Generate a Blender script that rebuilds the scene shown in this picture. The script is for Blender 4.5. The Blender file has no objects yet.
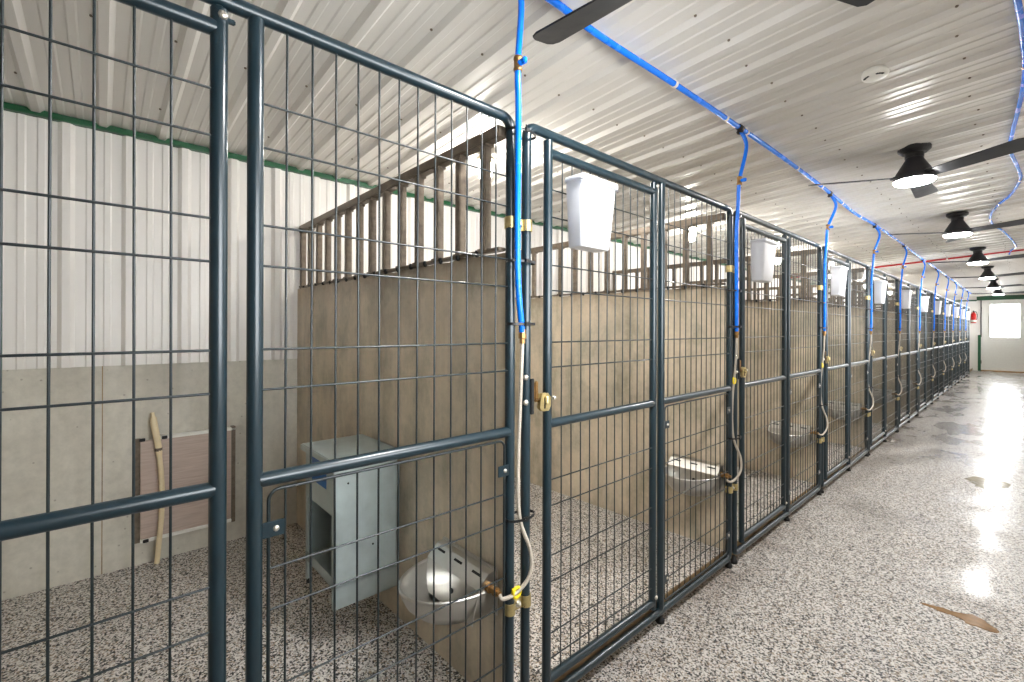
import bpy, bmesh, math, random
from mathutils import Vector, Matrix, Euler
random.seed(7)
PI = math.pi
scene = bpy.context.scene
C = scene.collection

# ------------------------------------------------------------------ camera
YAW, ROLL, FPX = 0.84018, 0.00342, 458.09
cam_d = bpy.data.cameras.new('camera')
cam = bpy.data.objects.new('camera', cam_d)
C.objects.link(cam)
cam.location = (1.069, 0.0, 1.21)
cam.rotation_mode = 'QUATERNION'
cam.rotation_quaternion = (Matrix.Rotation(YAW, 3, 'Z') @ Matrix.Rotation(PI / 2, 3, 'X')
                           @ Matrix.Rotation(ROLL, 3, 'Z')).to_quaternion()
cam_d.sensor_width = 36.0
cam_d.lens = 36.0 * FPX / 1024.0
cam_d.shift_y = -(341.0 - 328.7) / 1024.0
cam_d.clip_start = 0.02
scene.camera = cam

# ------------------------------------------------------------------ world, exposure
world = bpy.data.worlds.new('overcast_daylight')
scene.world = world
world.use_nodes = True
world.node_tree.nodes['Background'].inputs[0].default_value = (0.93, 0.97, 1.0, 1)
world.node_tree.nodes['Background'].inputs[1].default_value = 10.0
vs = scene.view_settings
vs.view_transform = 'Standard'
vs.look = 'None'
vs.gamma = 1.0
vs.use_curve_mapping = False
vs.exposure = 0.62
FAN_STRENGTH = 200.0
BULB_STRENGTH = 150.0

# ------------------------------------------------------------------ dimensions
STARTS = [-0.61, 1.0, 2.6, 4.25, 5.9, 7.55, 9.2, 10.85, 12.5, 14.15, 15.8, 17.45, 19.1]
NB = 12
XW = -1.938           # back wall
ZA = -0.085           # aisle floor
XR = 1.42             # right wall
Y0, Y1 = -2.4, 21.0
ZE, SL = 2.2, 0.055   # eave height, ceiling slope
def zc(x): return ZE + SL * (x - XW)
RIB = 0.2275
ORD = ['first', 'second', 'third', 'fourth', 'fifth', 'sixth', 'seventh', 'eighth', 'ninth', 'tenth',
       'eleventh', 'twelfth', 'thirteenth']

# ------------------------------------------------------------------ materials
def lin(c):
    return tuple(((v / 255.0) / 12.92 if v / 255.0 <= 0.04045 else ((v / 255.0 + 0.055) / 1.055) ** 2.4) for v in c) + (1.0,)

class NT:
    def __init__(s, name):
        s.m = bpy.data.materials.new(name); s.m.use_nodes = True
        s.t = s.m.node_tree; s.p = s.t.nodes['Principled BSDF']; s.out = s.t.nodes['Material Output']
        s._co = None
    def n(s, typ, **kw):
        nd = s.t.nodes.new(typ)
        for k, v in kw.items(): setattr(nd, k, v)
        return nd
    def l(s, a, b): s.t.links.new(a, b)
    def co(s):
        if s._co is None: s._co = s.n('ShaderNodeNewGeometry').outputs['Position']
        return s._co
    def oco(s):
        return s.n('ShaderNodeTexCoord').outputs['Object']
    def noise(s, scale, detail=4, rough=0.55, co=None, sc=None):
        nd = s.n('ShaderNodeTexNoise'); nd.inputs['Scale'].default_value = scale
        nd.inputs['Detail'].default_value = detail; nd.inputs['Roughness'].default_value = rough
        c = co or s.co()
        if sc:
            mp = s.n('ShaderNodeMapping'); mp.inputs['Scale'].default_value = sc; s.l(c, mp.inputs['Vector']); c = mp.outputs[0]
        s.l(c, nd.inputs['Vector']); return nd.outputs['Fac']
    def ramp(s, fac, stops, interp='LINEAR'):
        r = s.n('ShaderNodeValToRGB'); r.color_ramp.interpolation = interp
        e = r.color_ramp.elements
        while len(e) < len(stops): e.new(0.5)
        for i, (p, c) in enumerate(stops):
            e[i].position = p; e[i].color = c if len(c) == 4 else tuple(c) + (1,)
        s.l(fac, r.inputs[0]); return r.outputs[0]
    def mix(s, fac, a, b, mode='MIX'):
        m = s.n('ShaderNodeMix', data_type='RGBA', blend_type=mode)
        for sock, v in ((m.inputs[0], fac), (m.inputs[6], a), (m.inputs[7], b)):
            if hasattr(v, 'is_linked'): s.l(v, sock)
            else: sock.default_value = v
        return m.outputs[2]
    def math(s, op, a, b=0.0):
        m = s.n('ShaderNodeMath', operation=op)
        for sock, v in ((m.inputs[0], a), (m.inputs[1], b)):
            if hasattr(v, 'is_linked'): s.l(v, sock)
            else: sock.default_value = v
        return m.outputs[0]
    def bump(s, h, strength, dist=0.002):
        b = s.n('ShaderNodeBump'); b.inputs['Strength'].default_value = strength; b.inputs['Distance'].default_value = dist
        s.l(h, b.inputs['Height']); s.l(b.outputs[0], s.p.inputs['Normal'])

def simple(name, rgb, rough=0.4, metal=0.0, var=0.12, vscale=30.0, rvar=0.08, coat=0.0, bump=0.0, stretch=None):
    k = NT(name); c = lin(rgb)
    f = k.noise(vscale, sc=stretch)
    lo = tuple(v * (1 - var) for v in c[:3]) + (1,); hi = tuple(min(1, v * (1 + var)) for v in c[:3]) + (1,)
    k.l(k.ramp(f, [(0.3, lo), (0.7, hi)]), k.p.inputs['Base Color'])
    k.l(k.ramp(f, [(0.3, (max(0, rough - rvar),) * 3), (0.7, (rough + rvar,) * 3)]), k.p.inputs['Roughness'])
    k.p.inputs['Metallic'].default_value = metal
    k.p.inputs['Coat Weight'].default_value = coat
    k.p.inputs['Coat Roughness'].default_value = 0.15
    if bump: k.bump(f, bump)
    return k.m

def emissive(name, rgb, strength):
    k = NT(name)
    k.p.inputs['Base Color'].default_value = (0.9, 0.9, 0.88, 1)
    k.p.inputs['Emission Color'].default_value = rgb + (1,)
    k.p.inputs['Emission Strength'].default_value = strength
    f = k.noise(60); k.l(k.ramp(f, [(0, (0.3,) * 3), (1, (0.4,) * 3)]), k.p.inputs['Roughness'])
    return k.m

M = {}
M['paint'] = simple('teal_grey_powder_coat', (20, 39, 47), 0.30, 0.0, 0.08, 25, 0.015, coat=0.25)
M['wire'] = simple('dark_teal_coated_wire', (24, 34, 37), 0.34, 0.0, 0.1, 30, 0.02, coat=0.2)
M['panel'] = simple('white_steel_siding', (230, 226, 220), 0.36, 0.0, 0.02, 3.0, 0.008)
M['ceil'] = simple('white_steel_ceiling', (216, 212, 205), 0.30, 0.0, 0.02, 2.5, 0.008)
M['green'] = simple('forest_green_trim', (18, 84, 48), 0.4)
M['galv'] = simple('weathered_galvanized_tube', (114, 102, 88), 0.42, 0.45, 0.3, 40, 0.1)
M['sheet'] = simple('galvanized_sheet', (182, 194, 194), 0.4, 0.5, 0.10, 14, 0.03)
M['steel'] = simple('brushed_stainless', (200, 198, 193), 0.33, 1.0, 0.05, 14, 0.02)
M['blue'] = simple('blue_plastic_tubing', (0, 116, 238), 0.25, 0.0, 0.08, 12, 0.05)
M['braid'] = simple('braided_supply_hose', (182, 172, 158), 0.4, 0.1, 0.25, 260, 0.1)
M['black'] = simple('black_plastic', (18, 18, 20), 0.4)
M['blade'] = simple('matte_black_blade', (26, 28, 32), 0.45, 0.0, 0.15, 20, 0.05)
M['motor'] = simple('satin_black_metal', (34, 33, 38), 0.42, 0.2)
M['bin'] = simple('white_plastic', (218, 219, 223), 0.35, 0.0, 0.02, 20, 0.04)
M['brass'] = simple('yellow_zinc_plate', (190, 172, 122), 0.34, 0.8, 0.2, 60, 0.1)
M['bronze'] = simple('dull_brass', (150, 116, 72), 0.36, 0.8, 0.2, 60, 0.1)
M['zinc'] = simple('bright_zinc', (205, 200, 190), 0.3, 0.8, 0.15, 60, 0.08)
M['yellow'] = simple('yellow_plastic', (238, 214, 20), 0.4)
M['red'] = simple('red_paint', (168, 26, 26), 0.4)
M['redx'] = simple('extinguisher_red', (205, 30, 24), 0.3)
M['white'] = simple('white_paint', (232, 230, 222), 0.4, 0.0, 0.03)
M['cream'] = simple('cream_plastic_pipe', (226, 208, 170), 0.45, 0.0, 0.08, 18)
M['slide'] = simple('brushed_door_panel', (186, 168, 156), 0.45, 0.25, 0.12, 9, 0.08, stretch=(1, 1, 14))
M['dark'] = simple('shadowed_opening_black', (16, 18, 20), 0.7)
M['sticker'] = simple('blue_label', (28, 96, 168), 0.5)
M['rubber'] = simple('black_rubber', (16, 16, 16), 0.7)
M['fanlens'] = emissive('lit_frosted_lens', (1.0, 0.99, 0.975), FAN_STRENGTH)
M['bulb'] = emissive('lit_bulb_glass', (1.0, 0.965, 0.91), BULB_STRENGTH)
M['porcelain'] = simple('lamp_holder_porcelain', (150, 140, 120), 0.4)

def mk_concrete(name, base, stain, scale=1.0, wash=None):
    k = NT(name)
    big = k.noise(1.6 * scale, 5, 0.6); fine = k.noise(28 * scale, 5, 0.65)
    b = lin(base); s = lin(stain)
    col = k.ramp(big, [(0.28, s), (0.52, b), (0.8, tuple(min(1, v * 1.12) for v in b[:3]) + (1,))])
    fcol = k.ramp(fine, [(0.3, (0.82, 0.82, 0.82, 1)), (0.62, (1.04, 1.04, 1.04, 1))])
    col = k.mix(0.7, col, fcol, 'MULTIPLY')
    # vertical drip streaks
    st = k.noise(7.0, 3, 0.6, sc=(1, 1, 0.12))
    col = k.mix(0.55, col, k.ramp(st, [(0.35, (0.78, 0.76, 0.72, 1)), (0.58, (1, 1, 1, 1))]), 'MULTIPLY')
    pit = k.n('ShaderNodeTexVoronoi'); pit.inputs['Scale'].default_value = 14.0; k.l(k.co(), pit.inputs['Vector'])
    pm = k.ramp(pit.outputs['Distance'], [(0.05, (0.3, 0.28, 0.25, 1)), (0.075, (1, 1, 1, 1))])
    col = k.mix(0.5, col, pm, 'MULTIPLY')
    k.l(col, k.p.inputs['Base Color'])
    k.l(k.ramp(fine, [(0.3, (0.42,) * 3), (0.7, (0.6,) * 3)]), k.p.inputs['Roughness'])
    k.bump(fine, 0.25, 0.003)
    return k.m
M['conc'] = mk_concrete('poured_concrete', (206, 201, 188), (180, 174, 160))
def mk_partition():
    k = NT('sealed_tan_concrete')
    big = k.noise(2.3, 6, 0.65); med = k.noise(6.5, 6, 0.7, sc=(1, 1, 0.55)); fine = k.noise(34, 5, 0.65)
    col = k.ramp(big, [(0.30, lin((168, 160, 142))), (0.5, lin((208, 194, 172))), (0.72, lin((222, 206, 182)))])
    col = k.mix(0.8, col, k.ramp(med, [(0.34, (0.62, 0.64, 0.60, 1)), (0.52, (1, 1, 1, 1)), (0.75, (1.06, 1.02, 0.96, 1))]), 'MULTIPLY')
    col = k.mix(0.6, col, k.ramp(fine, [(0.3, (0.86, 0.86, 0.86, 1)), (0.6, (1.03, 1.03, 1.03, 1))]), 'MULTIPLY')
    st = k.noise(9.0, 3, 0.6, sc=(1, 1, 0.06))
    col = k.mix(0.6, col, k.ramp(st, [(0.36, (0.74, 0.73, 0.70, 1)), (0.56, (1, 1, 1, 1))]), 'MULTIPLY')
    # grime line under the steel strip at the top of the wall
    x = k.n('ShaderNodeSeparateXYZ'); k.l(k.co(), x.inputs[0])
    g = k.n('ShaderNodeMapRange'); g.inputs['From Min'].default_value = 1.33; g.inputs['From Max'].default_value = 1.47
    k.l(k.math('ADD', x.outputs[2], k.math('MULTIPLY', k.math('SUBTRACT', k.noise(8, 4, 0.7), 0.5), 0.16)), g.inputs['Value'])
    col = k.mix(k.math('MULTIPLY', g.outputs[0], 0.6), col, k.mix(1.0, col, lin((150, 130, 104)), 'MULTIPLY'))
    k.l(col, k.p.inputs['Base Color'])
    k.l(k.ramp(med, [(0.3, (0.30,) * 3), (0.7, (0.46,) * 3)]), k.p.inputs['Roughness'])
    k.bump(fine, 0.2, 0.003)
    return k.m
M['part'] = mk_partition()
M['curb'] = mk_concrete('dirty_curb_concrete', (150, 124, 88), (92, 68, 46), 5.0)

def mk_epoxy(name, wet):
    k = NT(name)
    v = k.n('ShaderNodeTexVoronoi'); v.inputs['Scale'].default_value = 175.0
    k.l(k.co(), v.inputs['Vector'])
    sep = k.n('ShaderNodeSeparateColor'); k.l(v.outputs['Color'], sep.inputs[0])
    g_ = 1.0 if wet else 1.12
    W = lin((200, 196, 191)); G = lin((158, 153, 147)); T = lin((140, 125, 108)); D = lin((72, 69, 66)); B = lin((16, 16, 18))
    W, G, T = [tuple(min(1, v * g_ ** 2) for v in q[:3]) + (1,) for q in (W, G, T)]
    col = k.ramp(sep.outputs[0], [(0.0, B), (0.16, D), (0.28, T), (0.40, G), (0.62, W)], 'CONSTANT')
    big = k.noise(2.2, 4)
    col = k.mix(0.5, col, k.ramp(big, [(0.3, (0.86, 0.85, 0.83, 1)), (0.65, (1, 1, 1, 1))]), 'MULTIPLY')
    if wet:
        x = k.n('ShaderNodeSeparateXYZ'); k.l(k.co(), x.inputs[0])
        # tracked-in rust-brown dirt along the curb and in a band across the aisle
        n2 = k.noise(3.1, 5, 0.7)
        mm = k.n('ShaderNodeMapRange'); mm.inputs['From Min'].default_value = 0.22; mm.inputs['From Max'].default_value = 0.0
        k.l(x.outputs[0], mm.inputs['Value'])
        dirt = k.math('MULTIPLY', mm.outputs[0], k.ramp(n2, [(0.42, (0, 0, 0, 1)), (0.68, (0.9, 0.9, 0.9, 1))]))
        dirt2 = k.ramp(k.noise(1.25, 4, 0.65, sc=(0.6, 1.5, 1)), [(0.6, (0, 0, 0, 1)), (0.75, (0.55, 0.55, 0.55, 1))])
        col = k.mix(k.math('MAXIMUM', dirt, dirt2), col, k.mix(0.75, col, lin((150, 120, 92)), 'MULTIPLY'))
        # wetness: film grows with distance and towards the middle of the aisle
        wy = k.n('ShaderNodeMapRange'); wy.inputs['From Min'].default_value = 2.6; wy.inputs['From Max'].default_value = 8.0
        k.l(x.outputs[1], wy.inputs['Value'])
        wx = k.n('ShaderNodeMapRange'); wx.inputs['From Min'].default_value = 0.25; wx.inputs['From Max'].default_value = 0.9
        k.l(x.outputs[0], wx.inputs['Value'])
        wn = k.noise(1.7, 5, 0.6, sc=(1.4, 0.8, 1))
        w = k.math('ADD', wn, k.math('ADD', k.math('MULTIPLY', wy.outputs[0], 0.26), k.math('MULTIPLY', wx.outputs[0], 0.10)))
        wetm = k.ramp(w, [(0.58, (0, 0, 0, 1)), (0.86, (1, 1, 1, 1))])
        col = k.mix(wetm, col, k.mix(0.45, col, (0.66, 0.65, 0.63, 1), 'MULTIPLY'))
        r = k.n('ShaderNodeMapRange'); k.l(wetm, r.inputs['Value'])
        r.inputs['To Min'].default_value = 0.55; r.inputs['To Max'].default_value = 0.2
        k.l(r.outputs[0], k.p.inputs['Roughness'])
        k.l(k.math('MULTIPLY', wetm, 0.5), k.p.inputs['Coat Weight']); k.p.inputs['Coat Roughness'].default_value = 0.14
    else:
        k.p.inputs['Roughness'].default_value = 0.42
    k.l(col, k.p.inputs['Base Color'])
    return k.m
M['epoxy'] = mk_epoxy('flake_epoxy_aisle', True)
M['epoxyk'] = mk_epoxy('flake_epoxy_kennel', False)

def mk_puddle(name, rgb):
    k = NT(name); c = lin(rgb)
    f = k.noise(16, 5, 0.65)
    k.l(k.ramp(f, [(0.3, tuple(v * 0.45 for v in c[:3]) + (1,)), (0.6, c)]), k.p.inputs['Base Color'])
    k.p.inputs['Roughness'].default_value = 0.08
    return k.m
M['mud'] = mk_puddle('muddy_water', (138, 106, 72))
M['wet'] = mk_puddle('dirty_water', (142, 134, 116))

k = NT('window_glass')
tr = k.n('ShaderNodeBsdfTransparent'); gl = k.n('ShaderNodeBsdfGlossy'); gl.inputs['Roughness'].default_value = 0.03
fr = k.n('ShaderNodeFresnel'); mx = k.n('ShaderNodeMixShader')
k.l(fr.outputs[0], mx.inputs[0]); k.l(tr.outputs[0], mx.inputs[1]); k.l(gl.outputs[0], mx.inputs[2]); k.l(mx.outputs[0], k.out.inputs[0])
M['glass'] = k.m

# ------------------------------------------------------------------ mesh helpers
class MB:
    def __init__(s): s.v = []; s.f = []; s.mi = []; s.sm = []
    def add(s, verts, faces, mi=0, smooth=False):
        b = len(s.v); s.v += [tuple(v) for v in verts]
        s.f += [tuple(i + b for i in f) for f in faces]; s.mi += [mi] * len(faces); s.sm += [smooth] * len(faces)
        return s
    def box(s, a, b, mi=0, bev=0.0, rot=None, piv=None):
        bm = bmesh.new(); bmesh.ops.create_cube(bm, size=1.0)
        d = [max(abs(b[i] - a[i]), 1e-5) for i in range(3)]; c = [(a[i] + b[i]) / 2 for i in range(3)]
        for v in bm.verts: v.co = Vector((v.co.x * d[0], v.co.y * d[1], v.co.z * d[2]))
        if bev: bmesh.ops.bevel(bm, geom=bm.edges[:], offset=min(bev, min(d) * 0.45), segments=2, affect='EDGES')
        cv = Vector(c)
        pts = []
        bm.verts.index_update()
        for v in bm.verts:
            q = v.co + cv
            if rot is not None:
                pv = Vector(piv) if piv is not None else cv
                q = rot @ (q - pv) + pv
            pts.append(q)
        s.add(pts, [[v.index for v in f.verts] for f in bm.faces], mi, False); bm.free(); return s
    def tube(s, pts, r, seg=10, closed=False, caps=True, mi=0, radii=None):
        P = [Vector(p) for p in pts]; n = len(P)
        T = []
        for i in range(n):
            if closed: t = P[(i + 1) % n] - P[i - 1]
            else: t = P[min(i + 1, n - 1)] - P[max(i - 1, 0)]
            T.append(t.normalized())
        up = Vector((0, 0, 1)) if abs(T[0].z) < 0.9 else Vector((1, 0, 0))
        N = (up - T[0] * up.dot(T[0])).normalized(); rings = []
        for i in range(n):
            N = (N - T[i] * N.dot(T[i])).normalized(); B = T[i].cross(N)
            rr = radii[i] if radii else r
            # keep the tube's width through a mitred corner
            rings.append([P[i] + (N * math.cos(a) + B * math.sin(a)) * rr for a in [2 * PI * j / seg for j in range(seg)]])
        V = [v for R in rings for v in R]; F = []
        m = n if closed else n - 1
        for i in range(m):
            a = i * seg; b = ((i + 1) % n) * seg
            for j in range(seg):
                F.append((a + j, a + (j + 1) % seg, b + (j + 1) % seg, b + j))
        s.add(V, F, mi, True)
        if caps and not closed:
            s.add(rings[0], [tuple(range(seg))[::-1]], mi, False); s.add(rings[-1], [tuple(range(seg))], mi, False)
        return s
    def lathe(s, prof, c=(0, 0, 0), seg=24, mi=0, axis='Z', smooth=True):
        rings = []; c = Vector(c)
        def pt(r, h, a):
            x, y = r * math.cos(a), r * math.sin(a)
            if axis == 'Z': return c + Vector((x, y, h))
            if axis == 'X': return c + Vector((h, x, y))
            return c + Vector((y, h, x))
        for r, h in prof: rings.append([pt(max(r, 1e-5), h, 2 * PI * j / seg) for j in range(seg)])
        V = [v for R in rings for v in R]; F = []
        for i in range(len(prof) - 1):
            for j in range(seg):
                F.append((i * seg + j, i * seg + (j + 1) % seg, (i + 1) * seg + (j + 1) % seg, (i + 1) * seg + j))
        s.add(V, F, mi, smooth); return s
    def loft(s, rings, mi=0, smooth=True, close=True, caps=(False, False)):
        n = len(rings[0]); V = [v for R in rings for v in R]; F = []
        for i in range(len(rings) - 1):
            for j in range(n if close else n - 1):
                F.append((i * n + j, i * n + (j + 1) % n, (i + 1) * n + (j + 1) % n, (i + 1) * n + j))
        s.add(V, F, mi, smooth)
        if caps[0]: s.add(rings[0], [tuple(range(n))[::-1]], mi, False)
        if caps[1]: s.add(rings[-1], [tuple(range(n))], mi, False)
        return s
    def mesh(s, name, mats):
        me = bpy.data.meshes.new(name); me.from_pydata(s.v, [], s.f)
        for m in (mats if isinstance(mats, (list, tuple)) else [mats]): me.materials.append(m)
        for i, p in enumerate(me.polygons): p.material_index = s.mi[i]; p.use_smooth = s.sm[i]
        bm = bmesh.new(); bm.from_mesh(me); bmesh.ops.recalc_face_normals(bm, faces=bm.faces[:]); bm.to_mesh(me); bm.free()
        me.update(); return me
    def build(s, name, mats, parent=None, loc=None):
        return put(name, s.mesh(name, mats), parent, loc)

def put(name, me, parent=None, loc=None):
    o = bpy.data.objects.new(name, me); C.objects.link(o)
    if parent is not None: o.parent = parent
    if loc is not None: o.location = loc
    return o
def tag(o, label, cat, group=None, kind=None):
    o['label'] = label; o['category'] = cat
    if group: o['group'] = group
    if kind: o['kind'] = kind
    return o
def empty(name, loc, label, cat, group=None):
    o = bpy.data.objects.new(name, None); C.objects.link(o); o.location = loc; o.empty_display_size = 0.1
    return tag(o, label, cat, group)
def struct(o): o['kind'] = 'structure'; return o
def clone(root, loc):
    r = root.copy(); C.objects.link(r); r.location = loc
    for ch in list(root.children):
        c = ch.copy(); C.objects.link(c); c.parent = r
        for g in list(ch.children):
            d = g.copy(); C.objects.link(d); d.parent = c
    return r
def smooth_path(pts, n=10):
    P = [Vector(p) for p in pts]; out = []
    for i in range(len(P) - 1):
        p0 = P[max(i - 1, 0)]; p1 = P[i]; p2 = P[i + 1]; p3 = P[min(i + 2, len(P) - 1)]
        for j in range(n):
            t = j / n
            out.append(0.5 * ((2 * p1) + (p2 - p0) * t + (2 * p0 - 5 * p1 + 4 * p2 - p3) * t * t + (3 * p1 - p0 - 3 * p2 + p3) * t ** 3))
    out.append(P[-1]); return out

# ------------------------------------------------------------------ setting
def rib_profile(u0, u1, phase):
    """(u, h) points of a ribbed steel panel: tall ribs every RIB with two low ribs between."""
    pts = []; i0 = math.floor((u0 - phase) / RIB) - 1; i1 = math.ceil((u1 - phase) / RIB) + 1
    for i in range(i0, i1):
        b = phase + i * RIB
        pts += [(b - 0.030, 0), (b - 0.0135, 0.019), (b + 0.0135, 0.019), (b + 0.030, 0)]
        for q in (RIB * 0.36, RIB * 0.64):
            pts += [(b + q - 0.016, 0), (b + q - 0.010, 0.004), (b + q + 0.010, 0.004), (b + q + 0.016, 0)]
    pts = [p for p in pts if u0 < p[0] < u1]
    return [(u0, 0)] + pts + [(u1, 0)]

# kennel slab and aisle floor
struct(MB().box((XW, Y0, ZA - 0.1), (-0.021, Y1, -0.004)).build('floor_slab', M['curb']))
struct(MB().box((XW, Y0, -0.004), (-0.024, Y1, 0.0)).build('floor_kennel', M['epoxyk']))
struct(MB().box((-0.021, Y0, ZA - 0.1), (XR, Y1, ZA)).build('floor', M['epoxy']))
# ceiling with ribs and a few screw heads
mb = MB(); prof = rib_profile(Y0, Y1, 0.003)
XS = [XW - 0.05, XR + 0.02]
mb.loft([[Vector((x, y, zc(x) - h)) for y, h in prof] for x in XS], 0, False, close=False)
mb.loft([[Vector((x, y, zc(x) + 0.02)) for y in (Y0, Y1)] for x in XS], 0, False, close=False)
for xs in (-1.6, -1.0, -0.35, 0.3, 0.9):
    for i in range(0, 60):
        y = -0.6 + i * RIB + 0.003 + RIB * 0.5
        mb.lathe([(0.0055, 0), (0.0055, -0.003), (0.0035, -0.0055), (0, -0.0055)], (xs + 0.012 * math.sin(i * 2.7), y, zc(xs)), 6, 1)
struct(mb.build('ceiling', [M['ceil'], M['galv']]))
# back wall: concrete below, ribbed steel above, green trim at the eave
struct(MB().box((XW - 0.15, Y0, -0.1), (XW - 0.002, Y1, 1.05)).build('wall_left_base', M['conc']))
mb = MB()
for yy in (0.004, 2.45, 4.9):
    mb.box((XW - 0.006, yy - 0.002, 0.0), (XW - 0.0012, yy + 0.002, 1.02))
struct(mb.build('trim_3', M['curb']))
mb = MB(); prof = rib_profile(Y0, Y1, -0.125)
mb.loft([[Vector((XW + 0.002 + h, y, z)) for y, h in prof] for z in (1.02, ZE + 0.002)], 0, False, close=False)
mb.box((XW - 0.1, Y0, 1.05), (XW - 0.01, Y1, ZE + 0.02))
struct(mb.build('wall_left', M['panel']))
mb = MB(); mb.box((XW, Y0, ZE - 0.03), (XW + 0.026, Y1, ZE - 0.002), bev=0.003); mb.box((XW, Y0, ZE - 0.034), (XW + 0.034, Y1, ZE - 0.03))
struct(mb.build('trim_1', M['green']))
# right wall of the aisle, near wall (both behind the camera)
FILL_WINS = [(0.1, 1.75), (4.2, 6.0), (8.4, 10.2), (12.6, 14.4), (15.0, 20.8)]  # openings added to the unseen wall so daylight fills the kennels
WA, WB = 1.02, 1.92
mb = MB()
cuts = [Y0] + [v for w in FILL_WINS for v in w] + [Y1]
for i in range(0, len(cuts), 2):
    prof = rib_profile(cuts[i], cuts[i + 1], 0.03)
    mb.loft([[Vector((XR - h, y, z)) for y, h in prof] for z in (ZA, zc(XR))], 0, False, close=False)
    mb.box((XR + 0.003, cuts[i], ZA), (XR + 0.1, cuts[i + 1], zc(XR)))
for a, b in FILL_WINS:
    prof = rib_profile(a, b, 0.03)
    for za, zb in ((ZA, WA), (WB, zc(XR))):
        mb.loft([[Vector((XR - h, y, z)) for y, h in prof] for z in (za, zb)], 0, False, close=False)
        mb.box((XR + 0.003, a, za), (XR + 0.1, b, zb))
struct(mb.build('wall_right', M['panel']))
for i, (a, b) in enumerate(FILL_WINS):
    mb = MB()
    for (p, q) in (((a, WA), (b, WA + 0.05)), ((a, WB - 0.05), (b, WB)), ((a, WA), (a + 0.05, WB)), ((b - 0.05, WA), (b, WB)), (((a + b) / 2 - 0.025, WA), ((a + b) / 2 + 0.025, WB))):
        mb.box((XR - 0.02, p[0], p[1]), (XR + 0.06, q[0], q[1]), bev=0.003)
    w = struct(mb.build('window_%d' % (i + 1), M['white']))  # frame of an added, out-of-view fill opening
    MB().box((XR + 0.03, a + 0.05, WA + 0.05), (XR + 0.035, b - 0.05, WB - 0.05)).build('pane', M['glass'], w)
mb = MB(); mb.box((XW, Y0 - 0.1, ZA), (XR, Y0 - 0.002, zc(XR)))
struct(mb.build('wall_near', M['panel']))
# end wall with the door opening
DX0, DX1, DZ1 = 0.165, 1.10, 2.17
mb = MB()
mb.box((XW, Y1, ZA), (DX0, Y1 + 0.12, zc(XR))); mb.box((DX1, Y1, ZA), (XR, Y1 + 0.12, zc(XR)))
mb.box((DX0, Y1, DZ1), (DX1, Y1 + 0.12, zc(XR)))
struct(mb.build('wall_end', M['panel']))
mb = MB()
mb.box((DX0 - 0.07, Y1 - 0.02, ZA), (DX0, Y1 + 0.02, 1.06), bev=0.004)
mb.box((DX0 - 0.10, Y1 - 0.02, DZ1), (XR - 0.02, Y1 + 0.02, DZ1 + 0.135), bev=0.004)
mb.box((XW, Y1 - 0.03, zc(XW) - 0.05), (DX0 - 0.1, Y1, zc(XW) - 0.01))
struct(mb.build('trim_2', M['green']))
WX0, WX1, WZ0, WZ1 = 0.37, 1.0, 0.99, 2.03
dy0, dy1 = Y1 + 0.02, Y1 + 0.065
mb = MB()
mb.box((DX0, dy0, ZA + 0.03), (WX0, dy1, DZ1)); mb.box((WX1, dy0, ZA + 0.03), (DX1, dy1, DZ1))
mb.box((WX0, dy0, ZA + 0.03), (WX1, dy1, WZ0)); mb.box((WX0, dy0, WZ1), (WX1, dy1, DZ1))
door = struct(mb.build('door_1', M['white']))
mb = MB()
for a, b in (((WX0 - 0.03, WZ0 - 0.03), (WX1 + 0.03, WZ0)), ((WX0 - 0.03, WZ1), (WX1 + 0.03, WZ1 + 0.03)),
             ((WX0 - 0.03, WZ0), (WX0, WZ1)), ((WX1, WZ0), (WX1 + 0.03, WZ1))):
    mb.box((a[0], dy0 - 0.012, a[1]), (b[0], dy0, b[1]), bev=0.003)
mb.build('window_frame', M['white'], door)
MB().box((WX0, dy0 + 0.02, WZ0), (WX1, dy0 + 0.026, WZ1)).build('window_pane', M['glass'], door)
for px in (0.40, 0.71):
    mb = MB()
    mb.box((px, dy0 - 0.014, 0.22), (px + 0.25, dy0, 0.88), bev=0.012); mb.box((px + 0.05, dy0 - 0.03, 0.28), (px + 0.20, dy0 - 0.014, 0.82), bev=0.012)
    mb.build('raised_panel', M['white'], door)
mb = MB()
for hz in (0.2, 1.05, 1.9): mb.lathe([(0.011, -0.05), (0.011, 0.05), (0, 0.05)], (DX0 + 0.004, dy0 - 0.012, hz), 8)
mb.build('hinge', M['galv'], door)
MB().box((DX0 - 0.012, Y1 - 0.012, 1.06), (DX0 + 0.012, Y1 + 0.02, DZ1), bev=0.003).build('weather_strip', M['motor'], door)
MB().box((DX0, Y1 - 0.015, ZA), (DX1, dy1 + 0.04, ZA + 0.028), bev=0.004).build('threshold', M['bronze'], door)

# partitions between the bays (low concrete wall); steel railing on each is a thing of its own
PT, PTH = 1.462, 0.036
SKEW = 0.0200      # the wall face is not quite square to the kennel fronts
def rough_wall(name):
    mb = MB(); n = 46; x0, x1 = XW, -0.017
    rnd = random.Random(len(name) * 13)
    top0 = []; top1 = []; b0 = []; b1 = []
    for i in range(n + 1):
        x = x0 + (x1 - x0) * i / n; j = rnd.uniform(-0.006, 0.004)
        k_ = SKEW * (x - XW)
        b0.append(Vector((x, k_, 0))); top0.append(Vector((x, k_, PT - 0.01 + j)))
        top1.append(Vector((x, k_ + PTH, PT - 0.01 + j))); b1.append(Vector((x, k_ + PTH, 0)))
    mb.loft([b0, top0, top1, b1], 0, False, close=False)
    mb.add([b0[0], top0[0], top1[0], b1[0]], [(0, 1, 2, 3)]); mb.add([b0[-1], top0[-1], top1[-1], b1[-1]], [(0, 1, 2, 3)])
    return mb.mesh(name, M['part'])
part_me = rough_wall('wall_partition')
pp = [STARTS[k] - 0.095 for k in range(0, NB + 1)]
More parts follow.
